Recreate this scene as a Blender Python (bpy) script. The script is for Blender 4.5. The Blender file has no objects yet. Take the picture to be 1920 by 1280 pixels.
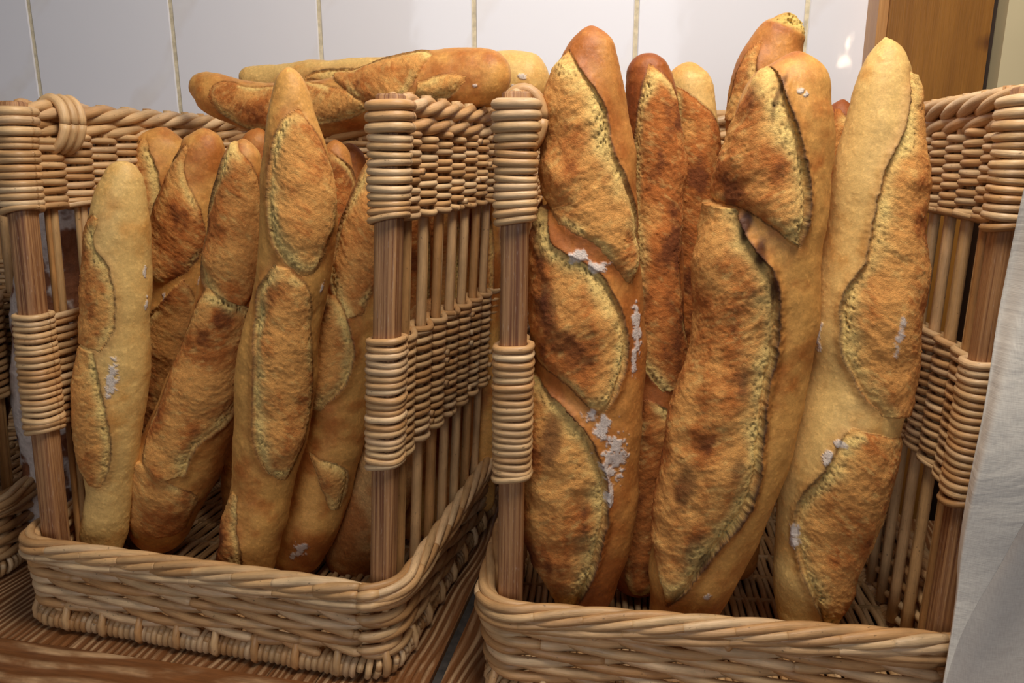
import bpy, math, random
import numpy as np
random.seed(7)
RNG = np.random.RandomState(11)
C = bpy.context.scene.collection
PI = math.pi

# ------------------------------------------------------------------ camera model (1920 x 1280)
F = 1440.0; TH = math.radians(13.7); HC = 0.46
def ray(x, y):
    dx = (x - 960) / F; dy = -(y - 640) / F
    return np.array([dx, math.cos(TH) + dy * math.sin(TH), -math.sin(TH) + dy * math.cos(TH)])
def zc_of(p):
    return p[1] * math.cos(TH) - (p[2] - HC) * math.sin(TH)
CAM = np.array([0, 0, HC])

class Frame:
    def __init__(s, ox, oy, yaw):
        s.o = np.array([ox, oy, 0.0]); s.yaw = math.radians(yaw)
        s.w = np.array([math.cos(s.yaw), -math.sin(s.yaw), 0]); s.d = np.array([math.sin(s.yaw), math.cos(s.yaw), 0])
    def world(s, x, y, z): return s.o + s.w * x + s.d * y + np.array([0, 0, z])
    def local(s, p):
        q = p - s.o; return float(q @ s.w), float(q @ s.d), float(q[2])
    def hit(s, px, py, dep):                       # point of the local plane y = dep
        r = ray(px, py); t = (dep - (CAM - s.o) @ s.d) / (r @ s.d); return CAM + r * t
FL = Frame(-.2955, .6445, 13.66)
FR = Frame(.170, .553, 7.1)
FT = Frame(-.760, .765, 1.0)
WALL = Frame(0, 1.06, 7.0)

# ------------------------------------------------------------------ numpy noise
_perm = RNG.permutation(4096)
_val = RNG.rand(4096) * 2 - 1
def vnoise(p):
    i = np.floor(p).astype(np.int64); f = p - i; u = f * f * f * (f * (f * 6 - 15) + 10)
    X, Y, Z = i[:, 0], i[:, 1], i[:, 2]
    def h(a, b, c): return _val[_perm[(_perm[(_perm[a & 4095] + b) & 4095] + c) & 4095]]
    ux, uy, uz = u[:, 0], u[:, 1], u[:, 2]
    l = lambda a, b, t: a + (b - a) * t
    return l(l(l(h(X, Y, Z), h(X+1, Y, Z), ux), l(h(X, Y+1, Z), h(X+1, Y+1, Z), ux), uy),
             l(l(h(X, Y, Z+1), h(X+1, Y, Z+1), ux), l(h(X, Y+1, Z+1), h(X+1, Y+1, Z+1), ux), uy), uz)
def fbm(p, sc, octv=4, gain=.5, off=0.0, ridged=False):
    q = p * sc + off; a = 1.0; s = np.zeros(len(p)); n = 0
    for _ in range(octv):
        v = vnoise(q)
        if ridged: v = 1 - 2 * np.abs(v)
        s += a * v; n += a; a *= gain; q = q * 2.03 + 17.3
    return s / n
def worley(p, sc, off=0.0):
    q = p[:, :2] * sc + off; i = np.floor(q).astype(np.int64); best = np.full(len(q), 9.0)
    for dx in (-1, 0, 1):
        for dy in (-1, 0, 1):
            a = i[:, 0] + dx; b = i[:, 1] + dy
            k = _perm[(_perm[a & 4095] + b) & 4095]
            jx = (_val[k] + 1) / 2; jy = (_val[(k * 7 + 13) & 4095] + 1) / 2
            best = np.minimum(best, np.hypot(a + jx - q[:, 0], b + jy - q[:, 1]))
    return best
def sstep(a, b, x):
    t = np.clip((x - a) / (b - a), 0, 1); return t * t * (3 - 2 * t)
def lin(c):
    c = np.array(c, float) / 255.0
    return np.where(c <= .04045, c / 12.92, ((c + .055) / 1.055) ** 2.4)
def mixc(a, b, t):
    t = np.asarray(t)[:, None]; return a * (1 - t) + b * t

# ------------------------------------------------------------------ mesh building
class MB:
    def __init__(s): s.v = []; s.f = []; s.n = 0; s.c = []; s.a = []
    def add(s, v, f, col=None, att=None):
        v = np.asarray(v, float); f = np.asarray(f, np.int64)
        s.v.append(v); s.f.append(f + s.n); s.n += len(v)
        s.c.append(np.ones((len(v), 3)) if col is None else np.broadcast_to(col, (len(v), 3)))
        s.a.append(np.zeros((len(v), 3)) if att is None else att)
    def build(s, name, mat, parent=None, smooth=True, xf=None):
        v = np.concatenate(s.v); me = bpy.data.meshes.new(name)
        if xf is not None: v = xf(v)
        f = np.concatenate(s.f)
        me.vertices.add(len(v)); me.vertices.foreach_set('co', v.astype(np.float32).ravel())
        me.loops.add(len(f) * 4); me.loops.foreach_set('vertex_index', f.astype(np.int32).ravel())
        me.polygons.add(len(f)); me.polygons.foreach_set('loop_start', np.arange(0, len(f) * 4, 4, dtype=np.int32))
        me.polygons.foreach_set('use_smooth', np.full(len(f), smooth))
        me.update(calc_edges=True)
        col = me.color_attributes.new('col', 'FLOAT_COLOR', 'POINT')
        cc = np.ones((len(v), 4), np.float32); cc[:, :3] = np.concatenate(s.c); col.data.foreach_set('color', cc.ravel())
        at = me.attributes.new('ab', 'FLOAT_VECTOR', 'POINT'); at.data.foreach_set('vector', np.concatenate(s.a).astype(np.float32).ravel())
        me.materials.append(mat)
        o = bpy.data.objects.new(name, me); C.objects.link(o)
        if parent: o.parent = parent
        return o

def tube(mb, P, r, up, sides=8, col=None, flat=1.0, cap=True):
    """sweep a circle of radius r (scalar/array) along P; 'up' = reference vector; flat scales the up direction"""
    P = np.asarray(P, float); n = len(P); r = np.broadcast_to(r, (n,)).astype(float)
    T = np.gradient(P, axis=0); T /= np.linalg.norm(T, axis=1)[:, None] + 1e-12
    up = np.broadcast_to(np.asarray(up, float), (n, 3))
    S = np.cross(T, up); S /= np.linalg.norm(S, axis=1)[:, None] + 1e-12; U = np.cross(S, T)
    if cap:
        P = np.concatenate([P[:1], P, P[-1:]]); S = np.concatenate([S[:1], S, S[-1:]]); U = np.concatenate([U[:1], U, U[-1:]])
        r = np.concatenate([[r[0] * .02], r, [r[-1] * .02]]); n += 2
    th = np.arange(sides) * 2 * PI / sides
    V = P[:, None] + r[:, None, None] * (np.cos(th)[None, :, None] * S[:, None] + flat * np.sin(th)[None, :, None] * U[:, None])
    i = np.arange(n - 1)[:, None] * sides; j = np.arange(sides)[None]; k = (j + 1) % sides
    f = np.stack([i + j, i + k, i + sides + k, i + sides + j], -1).reshape(-1, 4)
    L = np.concatenate([[0], np.cumsum(np.linalg.norm(np.diff(P, axis=0), axis=1))])
    ph = RNG.rand() * 50
    A = np.zeros((n, sides, 3)); A[..., 0] = L[:, None] + ph; A[..., 1] = (th * r.max())[None]; A[..., 2] = ph
    mb.add(V.reshape(-1, 3), f, col, A.reshape(-1, 3))

def box(mb, x0, x1, y0, y1, z0, z1, col=None, xf=None, along=0, seed=0.0, nseg=1):
    xs = np.linspace(x0, x1, nseg + 1) if along == 0 else np.array([x0, x1])
    c = np.array([[x, y, z] for x in (x0, x1) for y in (y0, y1) for z in (z0, z1)])
    f = [(0, 1, 3, 2), (4, 6, 7, 5), (0, 4, 5, 1), (2, 3, 7, 6), (0, 2, 6, 4), (1, 5, 7, 3)]
    v = []; ff = []
    for q in f:
        ff.append([len(v) + t for t in range(4)]); v += [c[t] for t in q]
    v = np.array(v); att = v.copy(); att += seed
    if xf is not None: v = xf(v)
    mb.add(v, ff, col, att)

# ------------------------------------------------------------------ materials
def new_mat(name):
    m = bpy.data.materials.new(name); m.use_nodes = True; nt = m.node_tree
    for n in list(nt.nodes): nt.nodes.remove(n)
    out = nt.nodes.new('ShaderNodeOutputMaterial'); b = nt.nodes.new('ShaderNodeBsdfPrincipled')
    nt.links.new(b.outputs[0], out.inputs[0]); return m, nt, b
def N(nt, t, **kw):
    n = nt.nodes.new('ShaderNode' + t)
    for k, v in kw.items(): setattr(n, k, v)
    return n
def lk(nt, a, b): nt.links.new(a, b)
def noise(nt, vec, scale, detail=4, rough=.55, dist=0.0):
    n = N(nt, 'TexNoise'); n.inputs['Scale'].default_value = scale; n.inputs['Detail'].default_value = detail
    n.inputs['Roughness'].default_value = rough; n.inputs['Distortion'].default_value = dist
    if vec is not None: lk(nt, vec, n.inputs['Vector'])
    return n.outputs['Fac']
def maprange(nt, v, a, b, c, d):
    n = N(nt, 'MapRange'); lk(nt, v, n.inputs[0])
    for i, x in zip((1, 2, 3, 4), (a, b, c, d)): n.inputs[i].default_value = x
    return n.outputs[0]
def math_(nt, op, a, b=None):
    n = N(nt, 'Math', operation=op)
    for i, x in enumerate((a, b)):
        if x is None: continue
        if isinstance(x, (int, float)): n.inputs[i].default_value = x
        else: lk(nt, x, n.inputs[i])
    return n.outputs[0]
def scalecol(nt, col, fac):
    n = N(nt, 'VectorMath', operation='SCALE'); lk(nt, col, n.inputs[0]); lk(nt, fac, n.inputs['Scale']); return n.outputs[0]
def mixn(nt, fac, a, b):
    n = N(nt, 'Mix', data_type='RGBA')
    if isinstance(fac, (int, float)): n.inputs[0].default_value = fac
    else: lk(nt, fac, n.inputs[0])
    for i, x in ((6, a), (7, b)):
        if isinstance(x, tuple) or isinstance(x, np.ndarray): n.inputs[i].default_value = (*[float(t) for t in x[:3]], 1)
        else: lk(nt, x, n.inputs[i])
    return n.outputs[2]
def attr(nt, name):
    n = N(nt, 'Attribute'); n.attribute_name = name; return n
def mapping(nt, vec, sc):
    n = N(nt, 'Mapping'); n.inputs['Scale'].default_value = sc; lk(nt, vec, n.inputs[0]); return n.outputs[0]
def bump(nt, bsdf, h, dist, strength=1.0, prev=None):
    n = N(nt, 'Bump'); n.inputs['Distance'].default_value = dist; n.inputs['Strength'].default_value = strength
    lk(nt, h, n.inputs['Height'])
    if prev is not None: lk(nt, prev, n.inputs['Normal'])
    lk(nt, n.outputs[0], bsdf.inputs['Normal']); return n.outputs[0]

def mat_bread():
    m, nt, b = new_mat('baked_bread')
    col = attr(nt, 'col'); ab = attr(nt, 'ab')                      # ab.z = how rough/torn the surface is
    tc = N(nt, 'TexCoord').outputs['Object']
    sp = N(nt, 'SeparateXYZ'); lk(nt, ab.outputs['Vector'], sp.inputs[0]); rough = sp.outputs[2]
    fine = noise(nt, tc, 900, 3, .7); mid = noise(nt, tc, 260, 4, .6)
    fib = noise(nt, mapping(nt, ab.outputs['Vector'], (700, 480, 0)), 1.0, 4, .7, 1.6)
    fm = maprange(nt, fine, .3, .7, .88, 1.13)
    rm = maprange(nt, fib, .3, .7, .80, 1.2)
    mx = N(nt, 'Mix', data_type='FLOAT'); lk(nt, rough, mx.inputs[0]); lk(nt, fm, mx.inputs[2]); lk(nt, rm, mx.inputs[3])
    mm = maprange(nt, mid, .3, .7, .87, 1.13)
    c = scalecol(nt, col.outputs['Color'], math_(nt, 'MULTIPLY', mx.outputs[0], mm))
    lk(nt, c, b.inputs['Base Color'])
    lk(nt, maprange(nt, rough, 0, 1, .5, .85), b.inputs['Roughness'])
    b.inputs['Specular IOR Level'].default_value = .35
    h1 = math_(nt, 'MULTIPLY', math_(nt, 'ADD', fib, fine), maprange(nt, rough, 0, 1, .12, 1.0))
    h2 = math_(nt, 'ADD', h1, math_(nt, 'MULTIPLY', mid, maprange(nt, rough, 0, 1, .22, .8)))
    bump(nt, b, h2, .0008, .9)
    return m
def mat_wicker():
    m, nt, b = new_mat('peeled_willow')
    col = attr(nt, 'col'); ab = attr(nt, 'ab').outputs['Vector']
    st = noise(nt, mapping(nt, ab, (60, 900, 1)), 1.0, 4, .6); bl = noise(nt, mapping(nt, ab, (35, 60, 1)), 1.0, 3, .6)
    sp = noise(nt, mapping(nt, ab, (260, 420, 1)), 1.0, 2, .5)
    f = math_(nt, 'MULTIPLY', maprange(nt, st, .3, .7, .86, 1.1), maprange(nt, bl, .3, .7, .8, 1.16))
    f = math_(nt, 'MULTIPLY', f, maprange(nt, sp, .68, .75, 1.0, .45))
    lk(nt, scalecol(nt, col.outputs['Color'], f), b.inputs['Base Color'])
    b.inputs['Roughness'].default_value = .42; b.inputs['Specular IOR Level'].default_value = .45
    bump(nt, b, math_(nt, 'ADD', st, bl), .0005, .7)
    return m
def mat_post():
    m, nt, b = new_mat('ridged_pole_wood')
    ab = attr(nt, 'ab').outputs['Vector']
    st = noise(nt, mapping(nt, ab, (7, 420, 1)), 1.0, 5, .6, .4); fl = noise(nt, mapping(nt, ab, (120, 900, 1)), 1.0, 3, .6)
    c = mixn(nt, maprange(nt, st, .35, .65, 0, 1), lin((114, 68, 40)), lin((186, 138, 92)))
    c = mixn(nt, maprange(nt, fl, .6, .75, 0, .45), c, lin((205, 180, 158)))
    lk(nt, c, b.inputs['Base Color']); b.inputs['Roughness'].default_value = .55
    bump(nt, b, st, .0014, .8)
    return m
def mat_planks():
    m, nt, b = new_mat('worn_planks')
    ab = attr(nt, 'ab').outputs['Vector']                           # x across, y along, z plank
    n1 = N(nt, 'TexNoise'); n1.inputs['Scale'].default_value = 1.0; n1.inputs['Detail'].default_value = 2
    lk(nt, mapping(nt, ab, (9, 2.2, 1)), n1.inputs['Vector'])
    sp = N(nt, 'SeparateXYZ'); lk(nt, ab, sp.inputs[0])
    ph = math_(nt, 'ADD', math_(nt, 'MULTIPLY', sp.outputs[0], 760), math_(nt, 'MULTIPLY', n1.outputs['Fac'], 75))
    s = math_(nt, 'SINE', ph)
    wear = noise(nt, mapping(nt, ab, (26, 7, 1)), 1.0, 5, .7, .5)
    fib = noise(nt, mapping(nt, ab, (900, 30, 1)), 1.0, 4, .6)
    var = maprange(nt, s, -.35, .75, 0, 1)
    k = math_(nt, 'MULTIPLY', var, maprange(nt, wear, .40, .58, .12, 1))
    c = mixn(nt, k, lin((116, 74, 44)), lin((188, 150, 110)))
    c = mixn(nt, maprange(nt, wear, .35, .6, .35, 0), c, lin((140, 84, 36)))
    c2 = scalecol(nt, c, maprange(nt, fib, .3, .7, .75, 1.2))
    fl = noise(nt, mapping(nt, ab, (60, 40, 1)), 1.0, 6, .75)
    c3 = mixn(nt, maprange(nt, fl, .66, .76, 0, .7), c2, lin((214, 196, 170)))
    lk(nt, c3, b.inputs['Base Color']); lk(nt, maprange(nt, k, 0, 1, .38, .7), b.inputs['Roughness'])
    bump(nt, b, math_(nt, 'ADD', math_(nt, 'MULTIPLY', s, .5), math_(nt, 'MULTIPLY', fib, .5)), .0016, .8)
    return m
def mat_timber(name, dark, light, rgh=.4):
    m, nt, b = new_mat(name)
    ab = attr(nt, 'ab').outputs['Vector']
    n1 = noise(nt, mapping(nt, ab, (14, 14, 1.2)), 1.0, 3, .5)
    w = N(nt, 'TexNoise'); w.inputs['Scale'].default_value = 1; w.inputs['Detail'].default_value = 4; w.inputs['Distortion'].default_value = .6
    lk(nt, mapping(nt, ab, (90, 90, 4)), w.inputs['Vector'])
    fib = noise(nt, mapping(nt, ab, (700, 700, 22)), 1.0, 3, .6)
    k = math_(nt, 'ADD', math_(nt, 'MULTIPLY', n1, .6), math_(nt, 'MULTIPLY', w.outputs['Fac'], .4))
    c = mixn(nt, maprange(nt, k, .36, .64, 0, 1), lin(dark), lin(light))
    # knot
    kn = N(nt, 'VectorMath', operation='SUBTRACT'); lk(nt, ab, kn.inputs[0]); kn.inputs[1].default_value = (.1165, 0, .585)
    km = N(nt, 'VectorMath', operation='MULTIPLY'); lk(nt, kn.outputs[0], km.inputs[0]); km.inputs[1].default_value = (1, 0, 1.5)
    ln = N(nt, 'VectorMath', operation='LENGTH'); lk(nt, km.outputs[0], ln.inputs[0])
    c = mixn(nt, maprange(nt, math_(nt, 'ADD', ln.outputs['Value'], math_(nt, 'MULTIPLY', w.outputs['Fac'], .012)), .010, .024, .85, 0), c, lin((84, 44, 14)))
    lk(nt, scalecol(nt, c, maprange(nt, fib, .3, .7, .88, 1.1)), b.inputs['Base Color'])
    b.inputs['Roughness'].default_value = rgh
    bump(nt, b, fib, .0004, .5)
    return m
def mat_tile():
    m, nt, b = new_mat('glazed_marbled_tile')
    ab = attr(nt, 'ab').outputs['Vector']                           # metres inside the tile
    wv = N(nt, 'TexNoise'); wv.inputs['Scale'].default_value = 11; wv.inputs['Detail'].default_value = 3; lk(nt, ab, wv.inputs['Vector'])
    sp = N(nt, 'SeparateXYZ'); lk(nt, ab, sp.inputs[0])
    q = math_(nt, 'ADD', math_(nt, 'ADD', math_(nt, 'MULTIPLY', sp.outputs[0], 1.05), math_(nt, 'MULTIPLY', sp.outputs[2], -.8)), math_(nt, 'MULTIPLY', wv.outputs['Fac'], .075))
    s = math_(nt, 'SINE', math_(nt, 'MULTIPLY', q, 26))
    vein = maprange(nt, s, .86, 1.0, 0, .8)
    thin = maprange(nt, s, .965, 1.0, 0, 1)
    cl = noise(nt, ab, 7, 4, .6)
    c = mixn(nt, math_(nt, 'MULTIPLY', vein, maprange(nt, cl, .4, .62, .05, .55)), lin((226, 225, 232)), lin((200, 186, 172)))
    c = mixn(nt, math_(nt, 'MULTIPLY', thin, .2), c, lin((235, 235, 238)))
    lk(nt, c, b.inputs['Base Color'])
    b.inputs['Roughness'].default_value = .07; b.inputs['Specular IOR Level'].default_value = .4
    bump(nt, b, noise(nt, ab, 22, 2, .4), .0009, .35)
    return m
def mat_plain(name, c, rough=.7, bs=0, bd=.0005, var=.06, stretch=(1, 1, 1), c2=None):
    m, nt, b = new_mat(name)
    tc = N(nt, 'TexCoord').outputs['Object']
    n = noise(nt, mapping(nt, tc, stretch), bs or 30, 4, .6)
    c2 = c2 or tuple(x * (1 - 2 * var) for x in c)
    lk(nt, mixn(nt, maprange(nt, n, .35, .65, 0, 1), lin(c), lin(c2)), b.inputs['Base Color'])
    b.inputs['Roughness'].default_value = rough
    bump(nt, b, n, bd, .6)
    return m
def mat_cloth():
    m, nt, b = new_mat('washed_linen')
    ab = attr(nt, 'ab').outputs['Vector']
    w1 = noise(nt, mapping(nt, ab, (1800, 160, 1)), 1, 2, .5); w2 = noise(nt, mapping(nt, ab, (160, 1800, 1)), 1, 2, .5)
    wv = math_(nt, 'ADD', w1, w2); cr = noise(nt, ab, 16, 4, .55, .6); sp = noise(nt, ab, 420, 2, .5)
    c = mixn(nt, maprange(nt, wv, .8, 1.2, 0, 1), lin((212, 202, 190)), lin((226, 217, 204)))
    c = mixn(nt, maprange(nt, sp, .76, .8, 0, .5), c, lin((130, 110, 90)))
    lk(nt, c, b.inputs['Base Color']); b.inputs['Roughness'].default_value = .9
    b.inputs['Sheen Weight'].default_value = .15
    p = bump(nt, b, wv, .00025, .4)
    bump(nt, b, cr, .006, .55, p)
    return m

M_BREAD = mat_bread(); M_WICK = mat_wicker(); M_POST = mat_post(); M_PLANK = mat_planks(); M_TILE = mat_tile()
M_TIMBER = mat_timber('varnished_pine', (118, 74, 24), (150, 100, 38))
M_TIMBER_SIDE = mat_timber('pine_edge', (160, 108, 56), (200, 150, 92))
M_GROUT = mat_plain('cream_grout', (222, 208, 178), .85, 120, .0006, .08)
M_CREAM = mat_plain('cream_paint', (206, 190, 152), .6, 4, .0004, .03)
M_DARK = mat_plain('dark_stained_wood', (58, 36, 22), .5, 40, .0006, .15, (1, 1, .1))
M_STRIP = mat_plain('grey_joint_strip', (72, 66, 62), .6, 90, .0006, .2)
M_CLOTH = mat_cloth()

def tag(o, label=None, cat=None, group=None, kind=None):
    if label: o['label'] = label
    if cat: o['category'] = cat
    if group: o['group'] = group
    if kind: o['kind'] = kind
    return o
def empty(name, loc, rz=0.0):
    o = bpy.data.objects.new(name, None); C.objects.link(o); o.location = loc; o.rotation_euler = (0, 0, rz)
    o.empty_display_size = .05; return o
def copy_tree(o, parent=None):
    c = o.copy(); C.objects.link(c)
    if parent: c.parent = parent
    for ch in list(o.children): copy_tree(ch, c)
    return c

# ================================================================== SETTING
def setting():
    # tiled wall: individual bevelled tiles on a grout bed
    tw = .2078; th = .33; g = .0022; x0 = -.0494 - 9 * tw
    mb = MB()
    rows = [(-.30 + th * k) for k in range(-2, 7)]
    xf = lambda v: WALL.o + v[:, :1] * WALL.w + v[:, 1:2] * WALL.d + v[:, 2:3] * np.array([0, 0, 1.])
    for i in range(15):
        for j, z in enumerate(rows):
            a, b_, c, d = x0 + i * tw + g, x0 + (i + 1) * tw - g, z + g, z + th - g
            if a > .44: continue
            e = .0016
            v = np.array([(a, 0, c), (b_, 0, c), (b_, 0, d), (a, 0, d), (a + e, -.0022, c + e), (b_ - e, -.0022, c + e), (b_ - e, -.0022, d - e), (a + e, -.0022, d - e)])
            f = [(4, 5, 6, 7), (0, 1, 5, 4), (1, 2, 6, 5), (2, 3, 7, 6), (3, 0, 4, 7)]
            att = v - np.array([x0 + i * tw, 0, z]); att[:, 1] = (j * 3.1 + (i % 2) * .7)
            mb.add(xf(v), f, None, att)
    t = mb.build('wall_back', M_TILE, None, smooth=False); tag(t, 'glazed off-white tiles with faint marbled veins behind the baskets', 'wall', kind='structure')
    mb = MB(); box(mb, x0, .86, -.0006, .05, -.96, 2.0, xf=xf)
    tag(mb.build('wall_grout', M_GROUT, t, smooth=False), 'cream grout lines')
    # timber upright
    for nm, (a, b_, y0, y1) in {'trim_1': (.4355, .5625, -.04, -.001)}.items():
        mb = MB()
        box(mb, .448, .5615, -.047, -.001, -.9, 1.6, xf=xf)
        mb.a[-1] = mb.a[-1] - np.array([.448, 0, 0])
        o = mb.build('trim_1', M_TIMBER, None, smooth=False); tag(o, 'varnished orange pine upright beside the tiled wall, with a dark knot', 'timber', kind='structure')
        mb = MB(); box(mb, .4365, .4479, -.044, -.001, -.9, 1.6, xf=xf)
        tag(mb.build('edge_strip', M_TIMBER_SIDE, o, smooth=False), 'paler narrow edge strip of the pine upright')
    mb = MB(); box(mb, .5616, .5730, -.030, -.001, -.9, 1.6, xf=xf)
    tag(mb.build('trim_2', M_DARK, None, smooth=False), 'dark narrow gap strip between pine upright and cream wall', 'trim', kind='structure')
    mb = MB(); box(mb, .5735, 1.6, -.055, -.001, .43, 1.6, xf=xf)
    tag(mb.build('wall_right', M_CREAM, None, smooth=False), 'plain cream painted wall at the right', 'wall', kind='structure')
    mb = MB(); box(mb, .5735, 1.6, -.060, -.001, -.9, .43, xf=xf)
    tag(mb.build('trim_3', M_DARK, None, smooth=False), 'dark wooden boarding below the cream wall', 'trim', kind='structure')

def table():
    # table frame: depth boards run at 11.5 degrees, a cross board closes the front
    T = Frame(0, 0, 11.5)
    root = empty('table', (-.1, .8, -.03))
    tag(root, 'worn reddish brown plank table carrying the wicker baskets', 'table')
    def xfw(v): return T.o + v[:, :1] * T.w + v[:, 1:2] * T.d + v[:, 2:3] * np.array([0, 0, 1.]) - np.array([-.1, .8, -.03])
    def loc(px, py): r = ray(px, py); t = -HC / r[2]; return T.local(CAM + r * t)
    a = loc(0, 1205); b_ = loc(540, 1265); yf = (a[1] + b_[1]) / 2
    gap = loc(868, 1165)[0]; gap2 = loc(818, 1270)[0]; gx = (gap + gap2) / 2
    j1 = loc(335, 1230)[0]; j2 = loc(515, 1248)[0]
    mb = MB()
    def back(x): return 1.03 - .04 - x * math.tan(math.radians(-4.5)) * 1.0
    edges = [-1.5, -1.32, -1.14, -.98, j1 - .36, j1 - .24, j1 - .115, j1, j2, gx - .105, gx - .0045]
    edges = sorted(edges)
    rnd = random.Random(3)
    xs = list(zip(edges[:-1], edges[1:])) + [(gx + .0045, gx + .13), (gx + .13, gx + .26), (gx + .26, gx + .40), (gx + .40, gx + .55), (gx + .55, gx + .72), (gx + .72, gx + .9)]
    for (p, q) in xs:
        n = 24; X = np.linspace(p + .0007, q - .0007, 8); yb = 1.00
        h = rnd.uniform(-.0008, .0008); sd = rnd.uniform(0, 40)
        box(mb, p + .0007, q - .0007, yf + .001, yb, -.028, 0 + h * .5 - .0004, xf=None)
        v = mb.v[-1]; at = v.copy(); at[:, 0] += sd; at[:, 2] = sd; mb.a[-1] = at; mb.v[-1] = xfw(v)
    mb.build('tabletop', M_PLANK, root, smooth=False)
    mb = MB(); box(mb, -1.5, 1.4, yf - .12, yf, -.028, .0006)
    v = mb.v[-1]; at = np.stack([v[:, 1] * .34 + 3.3, v[:, 0], np.full(len(v), 5.)], 1); mb.a[-1] = at; mb.v[-1] = xfw(v)
    tag(mb.build('edge_board', M_PLANK, root, smooth=False), 'front edge board with long sideways grain')
    mb = MB(); box(mb, gx - .0045, gx + .0045, yf, 1.05, -.03, -.005, xf=xfw)
    tag(mb.build('joint_strip', M_STRIP, root, smooth=False), 'dark grey strip in the gap between two planks')
    return T, yf

# ================================================================== WICKER
W_A = lin((214, 176, 128)); W_B = lin((188, 140, 90)); W_C = lin((228, 200, 162))
def wcol(rnd=RNG, bright=1.0):
    t = rnd.rand(); c = W_B * (1 - t) + W_A * t
    if rnd.rand() < .25: c = c * .6 + W_C * .4
    return c * (bright * (.9 + .2 * rnd.rand()))
HW, DEP = .187, .368                # tray half-width at the bottom, depth
PW = .176                           # post centre
ZB1, ZB2, ZT1, ZT2 = .203, .308, .412, .502
SIDE_Y = [.052, .090, .126, .162, .198, .234, .268, .300]
YB = DEP - .022
BACK_X = [-.132, -.088, -.044, 0, .044, .088, .132]
def panel_path():
    """U from right-front post round the back to left-front post; returns stake arclengths and P(s), N(s)"""
    sk = []; r = .02
    pts = []
    y0 = .018
    seg = [((PW, y0), (PW + .014, YB - r)), ((PW + .014 - r, YB), (-(PW + .014 - r), YB)), ((-(PW + .014), YB - r), (-PW, y0))]
    P = []
    def line(a, b_, n): return [(a[0] + (b_[0] - a[0]) * t, a[1] + (b_[1] - a[1]) * t) for t in np.linspace(0, 1, n)]
    P += line(*seg[0], 60)
    P += [(PW + .014 - r + r * math.cos(t), YB - r + r * math.sin(t)) for t in np.linspace(0, PI / 2, 10)[1:-1]]
    P += line(*seg[1], 60)
    P += [(-(PW + .014 - r) - r * math.sin(t), YB - r + r * math.cos(t)) for t in np.linspace(0, PI / 2, 10)[1:-1]]
    P += line(*seg[2], 60)
    P = np.array(P); L = np.concatenate([[0], np.cumsum(np.hypot(*np.diff(P, axis=0).T))])
    T = np.gradient(P, axis=0); T /= np.hypot(T[:, 0], T[:, 1])[:, None]; Nn = np.stack([T[:, 1], -T[:, 0]], 1)
    tot = L[-1]
    ev = lambda s: (np.stack([np.interp(s, L, P[:, 0]), np.interp(s, L, P[:, 1])], 1), np.stack([np.interp(s, L, Nn[:, 0]), np.interp(s, L, Nn[:, 1])], 1))
    st = [y - y0 for y in SIDE_Y]
    bl = (YB - r - y0) + r * PI / 2
    st += [bl - r * PI / 4]
    st += [bl + (PW + .014 - r) - x for x in reversed(BACK_X)]
    st += [tot - s for s in reversed(st[:len(SIDE_Y) + 1])]
    return ev, tot, st
def weave_long(s, knots, phase):
    """over two stakes, behind one"""
    k = np.array(knots); v = np.array([(-1.0 if (i + phase) % 3 == 0 else .8) for i in range(len(k))], float)
    i = np.clip(np.searchsorted(k, s) - 1, 0, len(k) - 2)
    t = np.clip((s - k[i]) / (k[i + 1] - k[i]), 0, 1)
    w = .5 - .5 * np.cos(PI * t)
    both = (v[i] > 0) & (v[i + 1] > 0)
    return v[i] * (1 - w) + v[i + 1] * w + both * .3 * np.sin(PI * t)
def weave_offset(s, knots, phase):
    """+1/-1 alternately at the stakes, smooth between"""
    k = np.array(knots); v = np.array([(1 if (i + phase) % 2 == 0 else -1) for i in range(len(k))], float)
    i = np.clip(np.searchsorted(k, s) - 1, 0, len(k) - 2)
    t = np.clip((s - k[i]) / (k[i + 1] - k[i]), 0, 1)
    w = .5 - .5 * np.cos(PI * t)
    return v[i] * (1 - w) + v[i + 1] * w

def rope(mb, ev, s0, s1, z, R, r, n, pitch, zell=1.0, out=0.0, col=1.0, closed=False, wob=.0006, hand=1):
    m = int((s1 - s0) / .004) + 2
    s = np.linspace(s0, s1, m)
    for k in range(n):
        # several shorter rods, each its own tone
        th = hand * 2 * PI * s / pitch + k * 2 * PI / n
        p, nn = ev(s); o = out + R * np.cos(th); zz = (z(s) if callable(z) else z) + R * zell * np.sin(th)
        P = np.column_stack([p + nn * o[:, None], zz])
        ln = pitch * 1.0; cuts = np.arange(s0 - RNG.rand() * ln, s1, ln)
        ph0 = (k / n) * pitch
        a = s0
        edges = [s0] + [c for c in np.arange(s0 + ((-k / n) % 1) * pitch + .01, s1 - .01, pitch)] + [s1]
        for a, b_ in zip(edges[:-1], edges[1:]):
            sel = (s >= a - .004) & (s <= b_ + .004)
            if sel.sum() < 3: continue
            q = P[sel]; L = np.linspace(0, 1, len(q)); rr = r * (.82 + .3 * np.sin(PI * L))
            tube(mb, q, rr, (0, 0, 1), 8, wcol(bright=col))

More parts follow.
